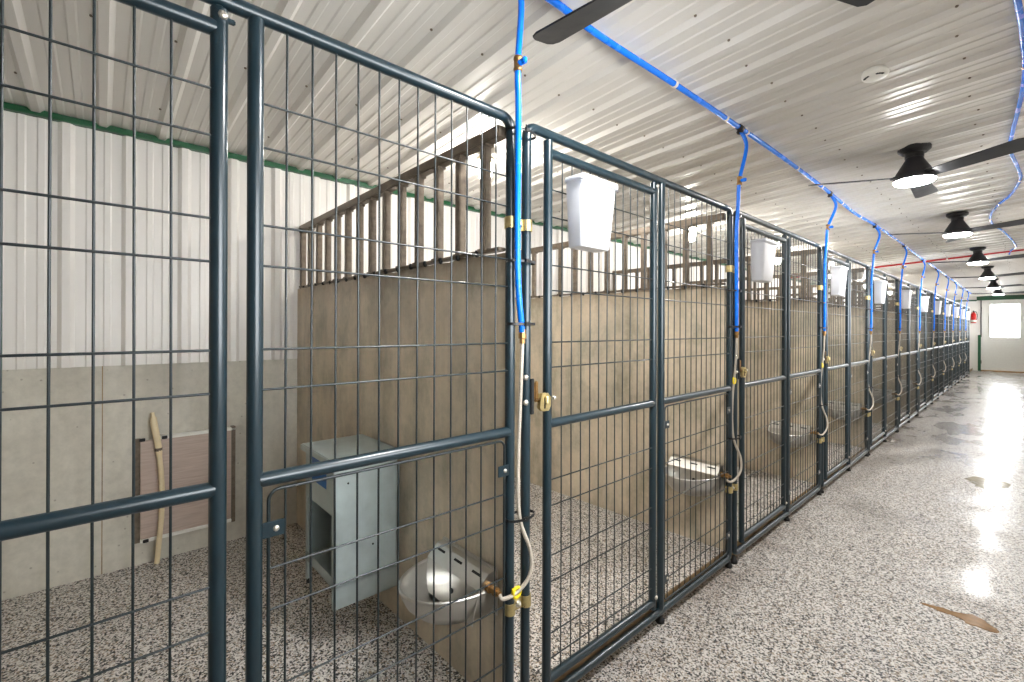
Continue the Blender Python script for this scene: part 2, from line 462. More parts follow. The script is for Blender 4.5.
for y in pp:
    struct(put('wall_partition', part_me, None, (0, y, 0)))

def railing_meshes():
    mb = MB(); mb.box((XW + 0.002, -0.018, 1.807), (-0.018, 0.020, 1.845), bev=0.004)
    rail = mb.mesh('top_rail', M['galv'])
    mb = MB(); mb.box((XW + 0.002, -0.014, PT - 0.008), (-0.018, 0.016, PT + 0.003), bev=0.002)
    for i in range(17):
        x = XW + 0.08 + i * 0.108; mb.lathe([(0, 0.010), (0.007, 0.008), (0.010, 0.0), (0.006, -0.012), (0, -0.015)], (x, -0.012, PT - 0.004), 7, 1)
    sill = mb.mesh('base_strip', [M['galv'], M['dark']])
    mb = MB(); mb.box((-0.0145, -0.0145, PT), (0.0145, 0.0145, 1.808), bev=0.003)
    mb.box((-0.02, -0.019, PT), (0.02, 0.019, PT + 0.006)); mb.box((-0.02, -0.017, 1.800), (0.02, 0.019, 1.807))
    bar = mb.mesh('bar', M['galv'])
    return rail, sill, bar
rail_me, sill_me, bar_me = railing_meshes()
for i, y in enumerate(pp):
    if i == 0: continue
    lab = ('rusty steel bar railing on top of the partition at the near end, nearest the camera' if i == 1 else
           'steel bar railing on top of the %s concrete partition from the near end' % ORD[i - 1])
    t = empty('partition_railing', (0, y + 0.026, PT), lab, 'railing', 'bar railings on the concrete partitions')
    for nm, me in (('top_rail', rail_me), ('base_strip', sill_me)):
        put(nm, me, t, (0, 0, -PT))
    for j in range(14):
        put('bar', bar_me, t, (-1.915 + j * 0.1395, 0, -PT))

# ------------------------------------------------------------------ kennel front panels
R = 0.0158
ZT, ZM, ZB = 1.8636, 0.89, -0.035
HZU = [1.68, 1.588, 1.425, 1.34, 1.165, 1.08]
HZL = [0.70, 0.612, 0.443, 0.355, 0.18, 0.095]
RW = 0.0025
DZ = -ZA
def rrect(y0, y1, z0, z1, rad, n=6):
    pts = []
    for cy_, cz_, a0 in ((y1 - rad, z1 - rad, 0), (y0 + rad, z1 - rad, 90), (y0 + rad, z0 + rad, 180), (y1 - rad, z0 + rad, 270)):
        for i in range(n + 1):
            a = math.radians(a0 + 90 * i / n); pts.append(Vector((0, cy_ + rad * math.cos(a), cz_ + rad * math.sin(a) + DZ)))
    return pts
def wires(mb, y0, y1, n, z0, z1, hz, ya=None, yb=None):
    for i in range(n):
        y = y0 + (y1 - y0) * i / (n - 1)
        j = 0.0008 * math.sin(i * 7.3 + z0 * 5)
        mb.tube([(0.0, y + j, z0 + DZ), (0.001, y, (z0 + z1) / 2 + DZ), (0, y - j, z1 + DZ)], RW, 6)
    for i, z in enumerate(hz):
        mb.tube([(0.004, ya, z + DZ), (0.0042, (ya + yb) / 2, z + 0.002 * math.sin(i * 3.1) + DZ), (0.004, yb, z + DZ)], RW, 6)
def panel_meshes(W):
    s = W / 1.6; yl, yr, ys, yg, yd = 0.018, W - 0.05, 0.118, 0.778 * s, 0.843 * s
    ga, gb = (yg - 0.613, yg - 0.076) if W == 1.61 else (ys + 0.071, yg - 0.071)
    m = {}
    m['frame'] = MB().tube(rrect(yl, yr, ZB, ZT, 0.035), R, 12, closed=True).mesh('frame', M['paint'])
    m['divider_post'] = MB().tube([(0, yd, ZB + 0.01 + DZ), (0, yd, ZT - 0.012 + DZ)], R, 12).mesh('divider_post', M['paint'])
    m['mid_rail'] = MB().tube([(0, yd + 0.008, ZM + DZ), (0, yr - 0.008, ZM + DZ)], R, 12).mesh('mid_rail', M['paint'])
    mb = MB(); g = 0.060
    wires(mb, yd + g, yr - g, 12, ZM + 0.01, ZT - 0.012, HZU, yd + 0.012, yr - 0.012)
    m['wire_mesh'] = mb.mesh('wire_mesh', M['wire'])
    ia, ib = yd + 0.026, yr - 0.026
    m['wire_insert'] = MB().tube([p + Vector((0.004, 0, 0)) for p in rrect(ia, ib, 0.0, ZM - 0.024, 0.022)], 0.0038, 8, closed=True).mesh('wire_insert', M['wire'])
    mb = MB(); wires(mb, yd + g, yr - g, 12, 0.0, ZM - 0.024, HZL, ia, ib)
    m['insert_wires'] = mb.mesh('insert_wires', M['wire'])
    mb = MB(); mb.box((0.008, -0.022, -0.017), (0.0115, 0.022, 0.017), bev=0.002); mb.lathe([(0.0065, 0.0115), (0.006, 0.0145), (0.003, 0.016), (0, 0.016)], (0, 0.005, 0), 10, 1, 'X')
    m['clip'] = mb.mesh('clip', [M['paint'], M['zinc']])
    m['clip_pos'] = [(0, yd + 0.034, 0.785 + DZ), (0, yr - 0.034, 0.775 + DZ), (0, yd + 0.034, 0.10 + DZ), (0, yr - 0.034, 0.10 + DZ)]
    # gate: two stiles and three rails welded into one frame
    zt, zb = 1.803, 0.028
    mb = MB()
    mb.tube([(0, ys, 0.0 + DZ), (0, ys, 1.842 + DZ)], R, 12); mb.tube([(0, yg, 0.0 + DZ), (0, yg, 1.842 + DZ)], R, 12)
    for z in (zt, ZM, zb): mb.tube([(0, ys + 0.006, z + DZ), (0, yg - 0.006, z + DZ)], R, 12)
    m['gate'] = mb.mesh('gate', M['paint'])
    mb = MB()
    wires(mb, ga, gb, 11, ZM + 0.01, zt - 0.008, HZU, ys + 0.012, yg - 0.012)
    wires(mb, ga, gb, 11, zb + 0.01, ZM - 0.01, HZL, ys + 0.012, yg - 0.012)
    m['gate_wires'] = mb.mesh('gate_wires', M['wire'])
    mb = MB()
    mb.lathe([(0, -0.014), (0.007, -0.014), (0.007, 0.022), (0, 0.022)], (0, 0, 0), 10)
    mb.box((-0.004, 0.0, -0.008), (0.004, 0.028, 0.002), bev=0.002)
    mb.lathe([(0.004, 0.0), (0.009, 0.0158), (0.009, 0.019), (0.005, 0.022), (0, 0.022)], (0, 0.004, -0.004), 8, 1, 'X')
    m['hinge_pos'] = [(0, yg, 1.830 + DZ), (0, yg, 0.058 + DZ)]
    m['hinge'] = mb.mesh('hinge', [M['paint'], M['zinc']])
    # slam latch: dark strike on the post, bronze bolt plate, brass hexagon housing on the stile
    mb = MB(); z = 0.985 + DZ
    mb.box((0.0125, yl + 0.006, z - 0.05), (0.020, yl + 0.020, z + 0.065), 0, 0.002)
    mb.box((0.013, yl + 0.022, z - 0.012), (0.020, yl + 0.040, z + 0.055), 1, 0.003)
    mb.box((0.013, yl + 0.022, z - 0.012), (0.023, yl + 0.058, z + 0.000), 1, 0.003)
    hexo = [(-0.030, -0.018), (-0.016, -0.031), (0.012, -0.031), (0.022, -0.015), (0.022, 0.012), (0.008, 0.027), (-0.022, 0.027)]
    cy0, cz0 = yl + 0.064, z - 0.012
    for dx in (0.016, 0.028):
        mb.loft([[Vector((dx + q, cy0 + a, cz0 + b)) for a, b in hexo] for q in (0, 0.003)], 2, False, caps=(True, True))
    mb.box((0.0305, cy0 - 0.010, cz0 - 0.022), (0.0325, cy0 + 0.006, cz0 + 0.014), 0, 0.0005)
    mb.lathe([(0.007, -0.012), (0.007, 0.012), (0.003, 0.012), (0, 0.012)], (0.034, cy0 - 0.001, cz0 + 0.006), 10, 2, 'Z')
    mb.box((0.0325, cy0 - 0.007, cz0 - 0.021), (0.0345, cy0 + 0.004, cz0 - 0.008), 2, 0.0005)
    mb.lathe([(0.007, 0.017), (0.007, 0.022), (0.004, 0.025), (0, 0.025)], (0, ys + 0.014, z - 0.006), 10, 3, 'X')
    m['latch'] = mb.mesh('latch', [M['rubber'], M['bronze'], M['brass'], M['zinc']])
    mb = MB()
    for zz in (1.055, 0.975):
        mb.lathe([(0.009, 0), (0.009, 0.006), (0.006, 0.009), (0, 0.009)], (0.013, yl - 0.014, zz + DZ), 10, 0, 'X')
    m['bolt'] = mb.mesh('bolt', M['zinc'])
    # saddle clamp across this panel's right post and the next one's left post
    mb = MB()
    for x0, sgn in ((0.0, 1), (0.0, -1)):
        rows = []
        for zz in (-0.018, 0.018):
            row = []
            for cyy in (W - 0.05, W + 0.018):
                for i in range(9):
                    a = PI - PI * i / 8 if True else 0
                    row.append(Vector((sgn * (0.0175 * math.sin(a)) + x0, cyy + 0.0175 * math.cos(a), zz)))
            rows.append(row)
        out = [[v + Vector((sgn * 0.003, 0, 0)) for v in r_] for r_ in rows]
        mb.loft([rows[0], rows[1], out[1], out[0], rows[0]], 0, False, close=False)
    mb.lathe([(0.007, -0.02), (0.007, 0.012), (0.004, 0.015), (0, 0.015)], (0, W - 0.016, 0), 8, 1, 'X')
    mb.lathe([(0.011, 0.004), (0.011, 0.007), (0, 0.007)], (0, W - 0.016, 0), 10, 1, 'X')
    m['clamp'] = mb.mesh('clamp', [M['brass'], M['zinc']])
    mb = MB(); mb.lathe([(0, ZB - R + 0.004 + DZ), (0.011, ZB - R + 0.004 + DZ), (0.011, 0.018), (0.019, 0.014), (0.019, 0.0), (0, 0.0)], (0, 0, 0), 12)
    m['foot'] = mb.mesh('foot', M['rubber'])
    m['foot_y'] = [yl, yd, yr]; m['W'] = W
    return m
PM = {}
for k in range(NB):
    W = round(STARTS[k + 1] - STARTS[k], 3)
    if W not in PM: PM[W] = panel_meshes(W)
    m = PM[W]
    lab = {0: 'dark teal kennel front panel with gate at the near left end of the row',
           1: 'dark teal kennel front panel whose gate carries the nearest white bin'}.get(
        k, 'dark teal kennel front panel with gate, %s in the row from the near end' % ORD[k])
    t = empty('kennel_front_panel', (0, STARTS[k], ZA), lab, 'kennel panel', 'welded wire kennel fronts along the aisle')
    for nm in ('frame', 'divider_post', 'mid_rail', 'wire_mesh'): put(nm, m[nm], t)
    ins = put('wire_insert', m['wire_insert'], t); put('insert_wires', m['insert_wires'], ins)
    for q in m['clip_pos']: put('clip', m['clip'], ins, q)
    g = put('gate', m['gate'], t)
    put('gate_wires', m['gate_wires'], g); [put('hinge', m['hinge'], g, q) for q in m['hinge_pos']]; put('latch', m['latch'], g)['label'] = 'brass slam latch'
    put('bolt', m['bolt'], t)
    if k < NB - 1:
        for z in (1.54, 0.34): put('clamp', m['clamp'], t, (0, 0, z + DZ))['label'] = 'yellow zinc clamp'
    for y in m['foot_y']: put('foot', m['foot'], t, (0, y, 0))

# ------------------------------------------------------------------ white bins on the gates
def bin_mesh():
    b0, b1, h = (0.0, 0.16), (0.0, 0.065), 0.235
    def ring(z, e, rad=0.012, dx=0.0):
        # e: flare; back stays flat against the wires
        y0, y1, x0, x1 = -0.080 - e, 0.080 + e, 0.0, 0.066 + e + dx
        pts = []
        for cx_, cy_, a0 in ((x1 - rad, y1 - rad, 0), (x0 + rad, y1 - rad, 90), (x0 + rad, y0 + rad, 180), (x1 - rad, y0 + rad, 270)):
            for i in range(5):
                a = math.radians(a0 + 22.5 * i); pts.append(Vector((cx_ + rad * math.cos(a), cy_ + rad * math.sin(a), z)))
        return pts
    mb = MB()
    outer = [ring(0.0, -0.004), ring(0.004, 0.0), ring(h * 0.5, 0.008), ring(h - 0.012, 0.015)]
    mb.loft(outer, 0, True); mb.add(ring(0.0, -0.004), [tuple(range(20))])
    mb.loft([ring(h, 0.012), ring(h * 0.5, 0.005), ring(0.006, -0.003)], 0, True)
    mb.add(ring(0.006, -0.003), [tuple(range(20))])
    body = mb.mesh('body', M['bin'])
    # rolled lip with a scalloped lower edge at the front
    mb = MB()
    a = ring(h - 0.012, 0.0155); b = ring(h - 0.012, 0.022); t1 = ring(h + 0.002, 0.021); t0 = ring(h + 0.002, 0.012)
    for r_ in (a, b):
        for v in r_:
            if v.x > 0.05: v.z -= 0.006 * (0.5 + 0.5 * math.cos(v.y * 75.0))
    mb.loft([a, b, t1, t0], 0, True)
    return body, mb.mesh('lip', M['bin']), h
bin_body, bin_lip, BH = bin_mesh()
hook = MB()
for yy in (-0.05, 0.05):
    hook.tube(smooth_path([(0.002, yy, 0.2), (0.001, yy, 0.242), (-0.008, yy, 0.248), (-0.014, yy, 0.235), (-0.014, yy, 0.21)], 4), 0.0025, 6)
hook_me = hook.mesh('hook', M['zinc'])
for k in range(1, NB):
    W = STARTS[k + 1] - STARTS[k]
    lab = {1: 'white plastic bin hung on the nearest gate, beside the first blue hose'}.get(
        k, 'white plastic bin hung high on the %s kennel gate from the near end' % ORD[k])
    t = empty('hanging_bin', (0.009, STARTS[k] + 0.287 * W / 1.6, 1.492), lab, 'bin', 'white bins hung on the kennel gates')
    put('body', bin_body, t); put('lip', bin_lip, t); put('hook', hook_me, t)

# ------------------------------------------------------------------ stainless water bowls
def bowl_meshes():
    # local: wall plane y=0, bowl reaches to -y; x centred; z=0 is the rim height
    n = 22
    def dring(a, b, z, flat=0.0):
        pts = []
        for i in range(n + 1):
            th = PI * i / n
            pts.append(Vector((a * math.cos(th), -flat - b * math.sin(th) ** 0.85, z)))
        pts.append(Vector((-a * 0.5, -flat * 1.0, z))); pts.append(Vector((0, -flat, z))); pts.append(Vector((a * 0.5, -flat, z)))
        return pts
    mb = MB()
    sec = [(0.150, 0.245, 0.0), (0.148, 0.242, -0.02), (0.140, 0.224, -0.055), (0.122, 0.188, -0.09), (0.088, 0.132, -0.114), (0.04, 0.064, -0.122)]
    out = [dring(a, b, z, 0.004) for a, b, z in sec]
    inn = [dring(a - 0.003, b - 0.003, z + 0.003, 0.006) for a, b, z in sec]
    mb.loft(out, 0, True); mb.add(out[-1], [tuple(range(len(out[-1])))], 0, True)
    mb.loft(inn, 0, True); mb.add(inn[-1], [tuple(range(len(inn[-1])))], 0, True)
    rim = [v.copy() for v in dring(0.150, 0.245, 0.0, 0.004)[:n + 1]]
    mb.tube(rim, 0.006, 8)
    body = mb.mesh('bowl', M['steel'])
    # valve housing: back plate, flat slotted top, sloped baffle with a float hole
    mb = MB()
    mb.box((-0.152, -0.004, -0.09), (0.152, 0.0, 0.055), bev=0.001)
    prof = [(-0.002, 0.055), (-0.035, 0.050), (-0.075, 0.012), (-0.098, -0.086)]
    rows = [[Vector((x, y, z)) for y, z in prof] for x in (-0.146, 0.146)]
    thick = [[Vector((x, y, z)) + Vector((0, 0.002, -0.003)) for y, z in prof] for x in (-0.146, 0.146)]
    mb.loft([rows[0], rows[1], thick[1], thick[0], rows[0]], 0, False, close=False)
    for sx in (-0.146, 0.143):
        mb.loft([[Vector((sx + q, y, z)) for y, z in prof[:3]] + [Vector((sx + q, -0.075, -0.01)), Vector((sx + q, -0.002, -0.01))] for q in (0, 0.003)], 0, False, caps=(True, True))
    mb.box((-0.150, -0.012, 0.050), (0.150, 0.0, 0.060), bev=0.003)
    hous = mb.mesh('valve_housing', M['steel'])
    d = Vector((0, -0.040, -0.038)).normalized()
    nrm = Vector((0, 0.038, -0.040)).normalized() * -1
    mb = MB(); c = nrm * 0.0006
    mb.add([c + Vector((-0.022, 0, 0)) - d * 0.004, c + Vector((0.022, 0, 0)) - d * 0.004, c + Vector((0.022, 0, 0)) + d * 0.004, c + Vector((-0.022, 0, 0)) + d * 0.004], [(0, 1, 2, 3)])
    slot = mb.mesh('slot', M['dark'])
    mb = MB()
    mb.lathe([(0.016, 0), (0.016, 0.012), (0.011, 0.012), (0.011, 0.03), (0.014, 0.03), (0.014, 0.042), (0.008, 0.042), (0.008, 0.055), (0, 0.055)], (0.146, -0.035, 0.012), 8, 0, 'X', False)
    fit = mb.mesh('inlet_fitting', M['bronze'])
    return body, hous, fit, slot
BM = bowl_meshes()
HOLE = MB().lathe([(0, 0.003), (0.008, 0.003), (0.008, -0.003), (0, -0.003)], (0, 0, 0), 12, 0, 'Y').mesh('float_hole', M['dark'])
BX, BZ = -0.190, 0.388
for k in range(NB):
    y = STARTS[k + 1] - 0.095
    lab = {0: 'stainless steel dog water bowl on the dark partition of the first kennel, nearest the camera',
           1: 'stainless steel dog water bowl in the second kennel, below the second blue hose'}.get(
        k, 'stainless steel dog water bowl on the partition of the %s kennel from the near end' % ORD[k])
    ox = 0.02 if k == 1 else 0.0
    t = empty('water_bowl', (BX + ox, y + SKEW * (BX - 0.15 - XW), BZ + ox + 0.004), lab, 'water bowl', 'stainless water bowls on the partitions')
    for nm, me in zip(('bowl', 'valve_housing', 'inlet_fitting'), BM):
        o = put(nm, me, t)
        if nm == 'valve_housing':
            for sx in (-0.10, 0.0, 0.10): put('slot', BM[3], o, (sx, -0.047, 0.0395))
            put('float_hole', HOLE, o, (0.02, -0.0875, -0.035))

# ------------------------------------------------------------------ blue water lines
pts = []
ctrl = [(0.045, -2.0), (0.05, -0.6), (0.042, 0.4), (0.042, 1.082), (0.036, 1.355), (0.06, 1.844), (0.064, 2.52), (0.073, 3.2), (0.06, 4.12), (0.045, 5.1),
        (0.055, 5.87), (0.069, 7.1), (0.055, 8.76), (0.058, 10.6), (0.055, 12.2), (0.06, 13.8), (0.055, 15.5), (0.06, 17.2), (0.055, 18.9)]
path = smooth_path([(x, y, zc(x) - 0.034 - 0.006 * math.sin(y * 4.0)) for x, y in ctrl], 8)
main = MB().tube(path, 0.012, 10)
t = empty('ceiling_water_line', (0.05, 1.0, 2.27), 'long blue water tubing clipped to the ceiling above the kennel fronts', 'water line')
inv = Matrix.Translation(-Vector((0.05, 1.0, 2.27)))
def shift(mb, d):
    mb.v = [(v[0] - d[0], v[1] - d[1], v[2] - d[2]) for v in mb.v]; return mb
shift(main, (0.05, 1.0, 2.27)).build('tubing', M['blue'], t)
def ring_clip(r):
    mb = MB()
    prof = [(r, -0.007), (r + 0.0035, -0.007), (r + 0.0035, 0.007), (r, 0.007), (r, -0.007)]
    mb.lathe(prof, (0, 0, 0), 12, 0, 'Y', False); mb.box((-0.005, -0.006, r), (0.005, 0.006, r + 0.02), bev=0.001); return mb
clip_me = ring_clip(0.0125).mesh('pipe_clip', M['white'])
for y in (1.84, 2.36, 2.62, 3.4, 4.0, 4.6, 5.3, 6.1, 6.9, 7.7, 8.5, 9.4, 10.4, 11.6, 13.0, 14.5):
    q = min(path, key=lambda v: abs(v.y - y)); put('pipe_clip', clip_me, t, (q.x - 0.05, q.y - 1.0, q.z - 2.27))

def tie_mesh():
    mb = MB(); pts = rrect(-0.055, 0.055, -0.0, 0.0, 0.0)
    # loop around both posts and the hose, in plan
    loop = []
    for i in range(24):
        a = 2 * PI * i / 24; loop.append(Vector((0.012 + 0.030 * math.cos(a), 0.054 * math.sin(a), 0.0)))
    rows = [[v + Vector((0, 0, z)) for v in loop] for z in (-0.004, 0.004)]
    mb.loft(rows + [[v * 1.04 for v in rows[1]], [v * 1.04 for v in rows[0]], rows[0]], 0, False)
    mb.box((0.038, -0.012, -0.006), (0.048, 0.003, 0.006), bev=0.001)
    mb.tube([(0.043, -0.005, 0), (0.055, -0.02, 0.008)], 0.002, 5)
    return mb.mesh('cable_tie', M['black'])
TIE = tie_mesh()
def valve_mesh():
    mb = MB()
    mb.lathe([(0.0, -0.022), (0.013, -0.022), (0.014, -0.014), (0.012, -0.012), (0.012, 0.012), (0.014, 0.014), (0.013, 0.022), (0, 0.022)], (0, 0, 0), 10, 0)
    mb.lathe([(0.009, 0.008), (0.009, 0.02), (0, 0.02)], (0, 0, 0), 10, 1, 'X'); mb.box((0.018, -0.007, -0.009), (0.036, 0.007, 0.009), 1, 0.003)
    return mb.mesh('stop_valve', [M['bronze'], M['blue']])
VALVE = valve_mesh()
tee = MB(); tee.lathe([(0, -0.024), (0.016, -0.024), (0.016, 0.024), (0, 0.024)], (0, 0, 0), 10, 0, 'Y'); tee.lathe([(0.015, -0.03), (0.015, 0.0)], (0, 0, 0), 10, 0); tee.lathe([(0.018, -0.02), (0.018, -0.024), (0.012, -0.024)], (0, 0, 0), 10, 0)
TEE = tee.mesh('tee_fitting', M['black'])
con = MB(); con.lathe([(0, 0.02), (0.0115, 0.02), (0.0115, 0.006), (0.013, 0.006), (0.013, -0.008), (0.009, -0.01), (0.009, -0.024), (0, -0.024)], (0, 0, 0), 8, 0, 'Z', False)
CON = con.mesh('hose_connector', M['bronze'])
for k in range(NB - 1):
    yb = STARTS[k + 1] - 0.016
    rnd = random.Random(k + 3)
    q = min(path, key=lambda v: abs(v.y - (yb - (0.05 if k else 0.06))))
    x0, y0_, z0 = q.x, q.y, q.z
    bul = 0.0 if k == 0 else rnd.uniform(0.03, 0.08)
    O = Vector((0.03, yb, ZA))
    lab = {0: 'blue water hose strapped to the nearest kennel post, brass fitting and braided tail below',
           1: 'blue water hose drop at the joint between the second and third kennel panels'}.get(
        k, 'blue water hose drop strapped at the joint after the %s kennel panel' % ORD[k])
    t = empty('water_hose', O, lab, 'water hose', 'blue hose drops along the kennel fronts')
    def L(p): return Vector(p) - O
    top = L((x0, y0_, z0))
    zend = 1.20
    ys = yb - (0.034 if k == 0 else 0.026)
    hp = smooth_path([L((x0, y0_, z0 - 0.01)), L((x0 + 0.006 + bul * 0.4, y0_ + bul * 0.6, z0 - 0.10)), L((0.06, yb - 0.06, 2.0)), L((0.048, yb - 0.046, 1.87)),
                      L((0.036, yb - 0.036, 1.72)), L((0.033, ys, 1.5)), L((0.033, ys + 0.004, 1.34)), L((0.027, yb - 0.008, zend))], 7)
    MB().tube(hp, 0.0098, 10).build('blue_hose', M['blue'], t)
    put('tee_fitting', TEE, t, top)
    put('stop_valve', VALVE, t, L((0.06, yb - 0.06, 2.0)))
    put('hose_connector', CON, t, L((0.026, yb - 0.006, zend - 0.012)))
    for z in (1.825, 1.42, 1.225): put('cable_tie', TIE, t, L((0.0, yb, z)))
    # braided tail down between the posts, out in a loop and back to the bowl
    bx, by, bz = BX + 0.146 + 0.05, STARTS[k + 1] - 0.095 + SKEW * 1.78 - 0.035, BZ + 0.012
    zl = 0.62
    bp = smooth_path([L((0.026, yb - 0.006, zend - 0.03)), L((0.026, yb - 0.010, 1.08)), L((0.016, yb - 0.006, 0.96)), L((0.004, yb, 0.84)), L((0.002, yb, 0.70)), L((0.012, yb + 0.002, 0.60)),
                      L((0.038, yb + 0.022, 0.51)), L((0.042, yb + 0.014, 0.44)), L((0.03, yb - 0.030, 0.398)), L((0.026, by - 0.004, bz - 0.004)), L((bx, by, bz))], 7)
    MB().tube(bp, 0.0062, 8).build('braided_hose', M['braid'], t)
    put('cable_tie', TIE, t, L((0.0, yb, 0.62)))
    if k < 3:
        yc = L((0.03, yb - 0.030, 0.398)) if k == 0 else L((0.014, yb - 0.005, 0.93))
        mb = MB(); ring = [Vector((0.0, 0.015 * math.cos(a), 0.015 * math.sin(a))) for a in [2 * PI * i / 16 for i in range(16)]]
        mb.tube([v + yc for v in ring], 0.0055, 8, closed=True); mb.tube([yc + Vector((0.004, -0.018, 0.002)), yc + Vector((0.004, -0.02, 0.02))], 0.003, 6)
        mb.build('hose_clip', M['yellow'], t)['label'] = 'yellow hose clip'

# second blue line snaking along the right side of the ceiling
rh = [(1.04, 1.2), (1.046, 2.1), (1.064, 2.56), (1.07, 3.08), (1.028, 3.80), (1.012, 4.20), (1.043, 4.72), (1.051, 5.1), (0.994, 5.6), (0.917, 5.94), (0.855, 6.4), (0.854, 7.0),
      (0.915, 7.53), (0.974, 8.39), (1.0, 9.1), (0.95, 9.5), (0.93, 9.9)]
rp = smooth_path([(x, y, zc(x) - 0.032) for x, y in rh], 7)
t = empty('ceiling_hose', rp[0], 'blue water tubing snaking along the right side of the ceiling', 'water line')
shift(MB().tube(rp, 0.010, 10), rp[0]).build('tubing', M['blue'], t)
rc_me = ring_clip(0.0105).mesh('pipe_clip', M['zinc'])
for y in (2.9, 4.2, 5.1, 5.9, 6.6, 7.4, 8.4):
    q = min(rp, key=lambda v: abs(v.y - y)); put('pipe_clip', rc_me, t, q - rp[0])
# red pipe across the ceiling
mb = MB(); mb.tube([(XW + 0.03, 9.42, zc(XW) - 0.045), (-0.4, 9.48, zc(-0.4) - 0.036), (XR - 0.03, 9.56, zc(XR) - 0.036)], 0.013, 10)
ro = (0.0, 9.5, zc(0))
t = empty('red_pipe', ro, 'thin red pipe crossing the ceiling from side to side', 'pipe')
shift(mb, ro).build('pipe', M['red'], t)
mb = MB()
for x in (-1.4, -0.4, 0.3, 1.1): mb.box((x - 0.008, 9.49, zc(x) - 0.052), (x + 0.008, 9.55, zc(x) - 0.021), bev=0.002)
shift(mb, ro).build('pipe_strap', M['zinc'], t)

# ------------------------------------------------------------------ ceiling fans with lights
def fan_meshes():
    cm = MB().lathe([(0, 0.004), (0.078, 0.004), (0.080, -0.004), (0.080, -0.018), (0.060, -0.036), (0.046, -0.038), (0.046, -0.062), (0, -0.062)], (0, 0, 0), 28, 0, 'Z', False)
    canopy = cm.mesh('canopy', M['black'])
    sh = MB().lathe([(0.040, -0.055), (0.046, -0.075), (0.060, -0.10), (0.085, -0.145), (0.100, -0.175), (0.1035, -0.20), (0.100, -0.201), (0.098, -0.196)], (0, 0, 0), 32)
    shade = sh.mesh('motor_shade', M['motor'])
    lens = MB().lathe([(0.0985, -0.192), (0.099, -0.205), (0.088, -0.216), (0.05, -0.222), (0, -0.223)], (0, 0, 0), 28).mesh('light_lens', M['fanlens'])
    mb = MB(); L0, L1, w0, w1, th = 0.085, 0.555, 0.042, 0.061, 0.006
    prof = [(L0, -w0), (L1 - 0.03, -w1), (L1 - 0.008, -w1 + 0.010), (L1, -w1 + 0.03), (L1, w1 - 0.03), (L1 - 0.008, w1 - 0.010), (L1 - 0.03, w1), (L0, w0)]
    tl = math.radians(-13)
    mb.loft([[Vector((x, y * math.cos(tl) - zz * math.sin(tl), y * math.sin(tl) + zz * math.cos(tl))) for x, y in prof] for zz in (-th / 2, th / 2)], 0, False, caps=(True, True))
    mb.box((0.05, -0.022, -0.006), (L0 + 0.03, 0.022, 0.004), bev=0.002)
    blade = mb.mesh('blade', M['blade'])
    return canopy, shade, lens, blade
FM = fan_meshes()
fans = [(0.575, 1.10, 64), (0.622, 3.70, 90), (0.645, 6.1, 97), (0.655, 8.85, 92), (0.65, 11.55, 85), (0.635, 14.4, 80), (0.64, 17.0, 95)]
flab = ['black ceiling fan nearest the camera, only its blades in view at the top edge', 'black ceiling fan with lit round light, nearest of those seen whole',
        'black ceiling fan with lit light, next one beyond the nearest whole fan', 'black ceiling fan with lit light hanging just in front of the red pipe',
        'small distant black ceiling fan with lit light, first beyond the red pipe', 'small distant ceiling fan with lit light, second beyond the red pipe',
        'most distant ceiling fan with lit light, in front of the green door header']
for (x, y, a), lab in zip(fans, flab):
    t = empty('ceiling_fan', (x, y, zc(x) - 0.016), lab, 'ceiling fan', 'black ceiling fans along the aisle')
    put('canopy', FM[0], t); put('motor_shade', FM[1], t); put('light_lens', FM[2], t)
    for j in range(3):
        o = put('blade', FM[3], t, (0, 0, -0.178)); o.rotation_euler = (0, 0, math.radians(a + 120 * j))

# bare bulbs on the kennel ceiling
def bulb_meshes():
    base = MB().lathe([(0, 0.002), (0.034, 0.002), (0.034, -0.014), (0.026, -0.020), (0.026, -0.036), (0.050, -0.040), (0.053, -0.050), (0.050, -0.060), (0.036, -0.064), (0, -0.064)], (0, 0, 0), 20).mesh('lamp_holder', M['porcelain'])
    bulb = MB().lathe([(0.034, -0.062), (0.037, -0.080), (0.038, -0.110), (0.036, -0.150), (0.030, -0.176), (0.018, -0.188), (0, -0.191)], (0, 0, 0), 18).mesh('bulb', M['bulb'])
    return base, bulb
BU = bulb_meshes()
for i, (x, y) in enumerate([(-1.02, 1.66), (-1.06, 4.22), (-1.06, 6.54), (-1.05, 9.0), (-1.05, 11.5), (-1.05, 14.0), (-1.05, 16.5)]):
    lab = ('lit jar lamp on the ceiling behind the nearest bar railing' if i == 0 else
           'lit jar lamp on the ceiling over the kennels, %s from the near end' % ORD[i])
    t = empty('ceiling_lamp', (x, y, zc(x) - 0.004), lab, 'ceiling lamp', 'lit jar lamps over the kennels')
    put('lamp_holder', BU[0], t); put('bulb', BU[1], t)

# smoke detector
t = empty('smoke_detector', (0.635, 2.51, zc(0.635) - 0.004), 'round white smoke detector on the ceiling', 'smoke detector')
MB().lathe([(0, 0.004), (0.048, 0.004), (0.050, -0.006), (0.050, -0.014), (0.044, -0.026), (0.030, -0.030), (0, -0.030)], (0, 0, 0), 28).build('body', M['white'], t)
mb = MB()
for a0 in (205, 290):
    for i in range(5):
        a = math.radians(a0 + i * 9); mb.box((0.0375 * math.cos(a) - 0.004, 0.0375 * math.sin(a) - 0.004, -0.0292), (0.0375 * math.cos(a) + 0.004, 0.0375 * math.sin(a) + 0.004, -0.026))
mb.build('vent_slot', M['dark'], t)

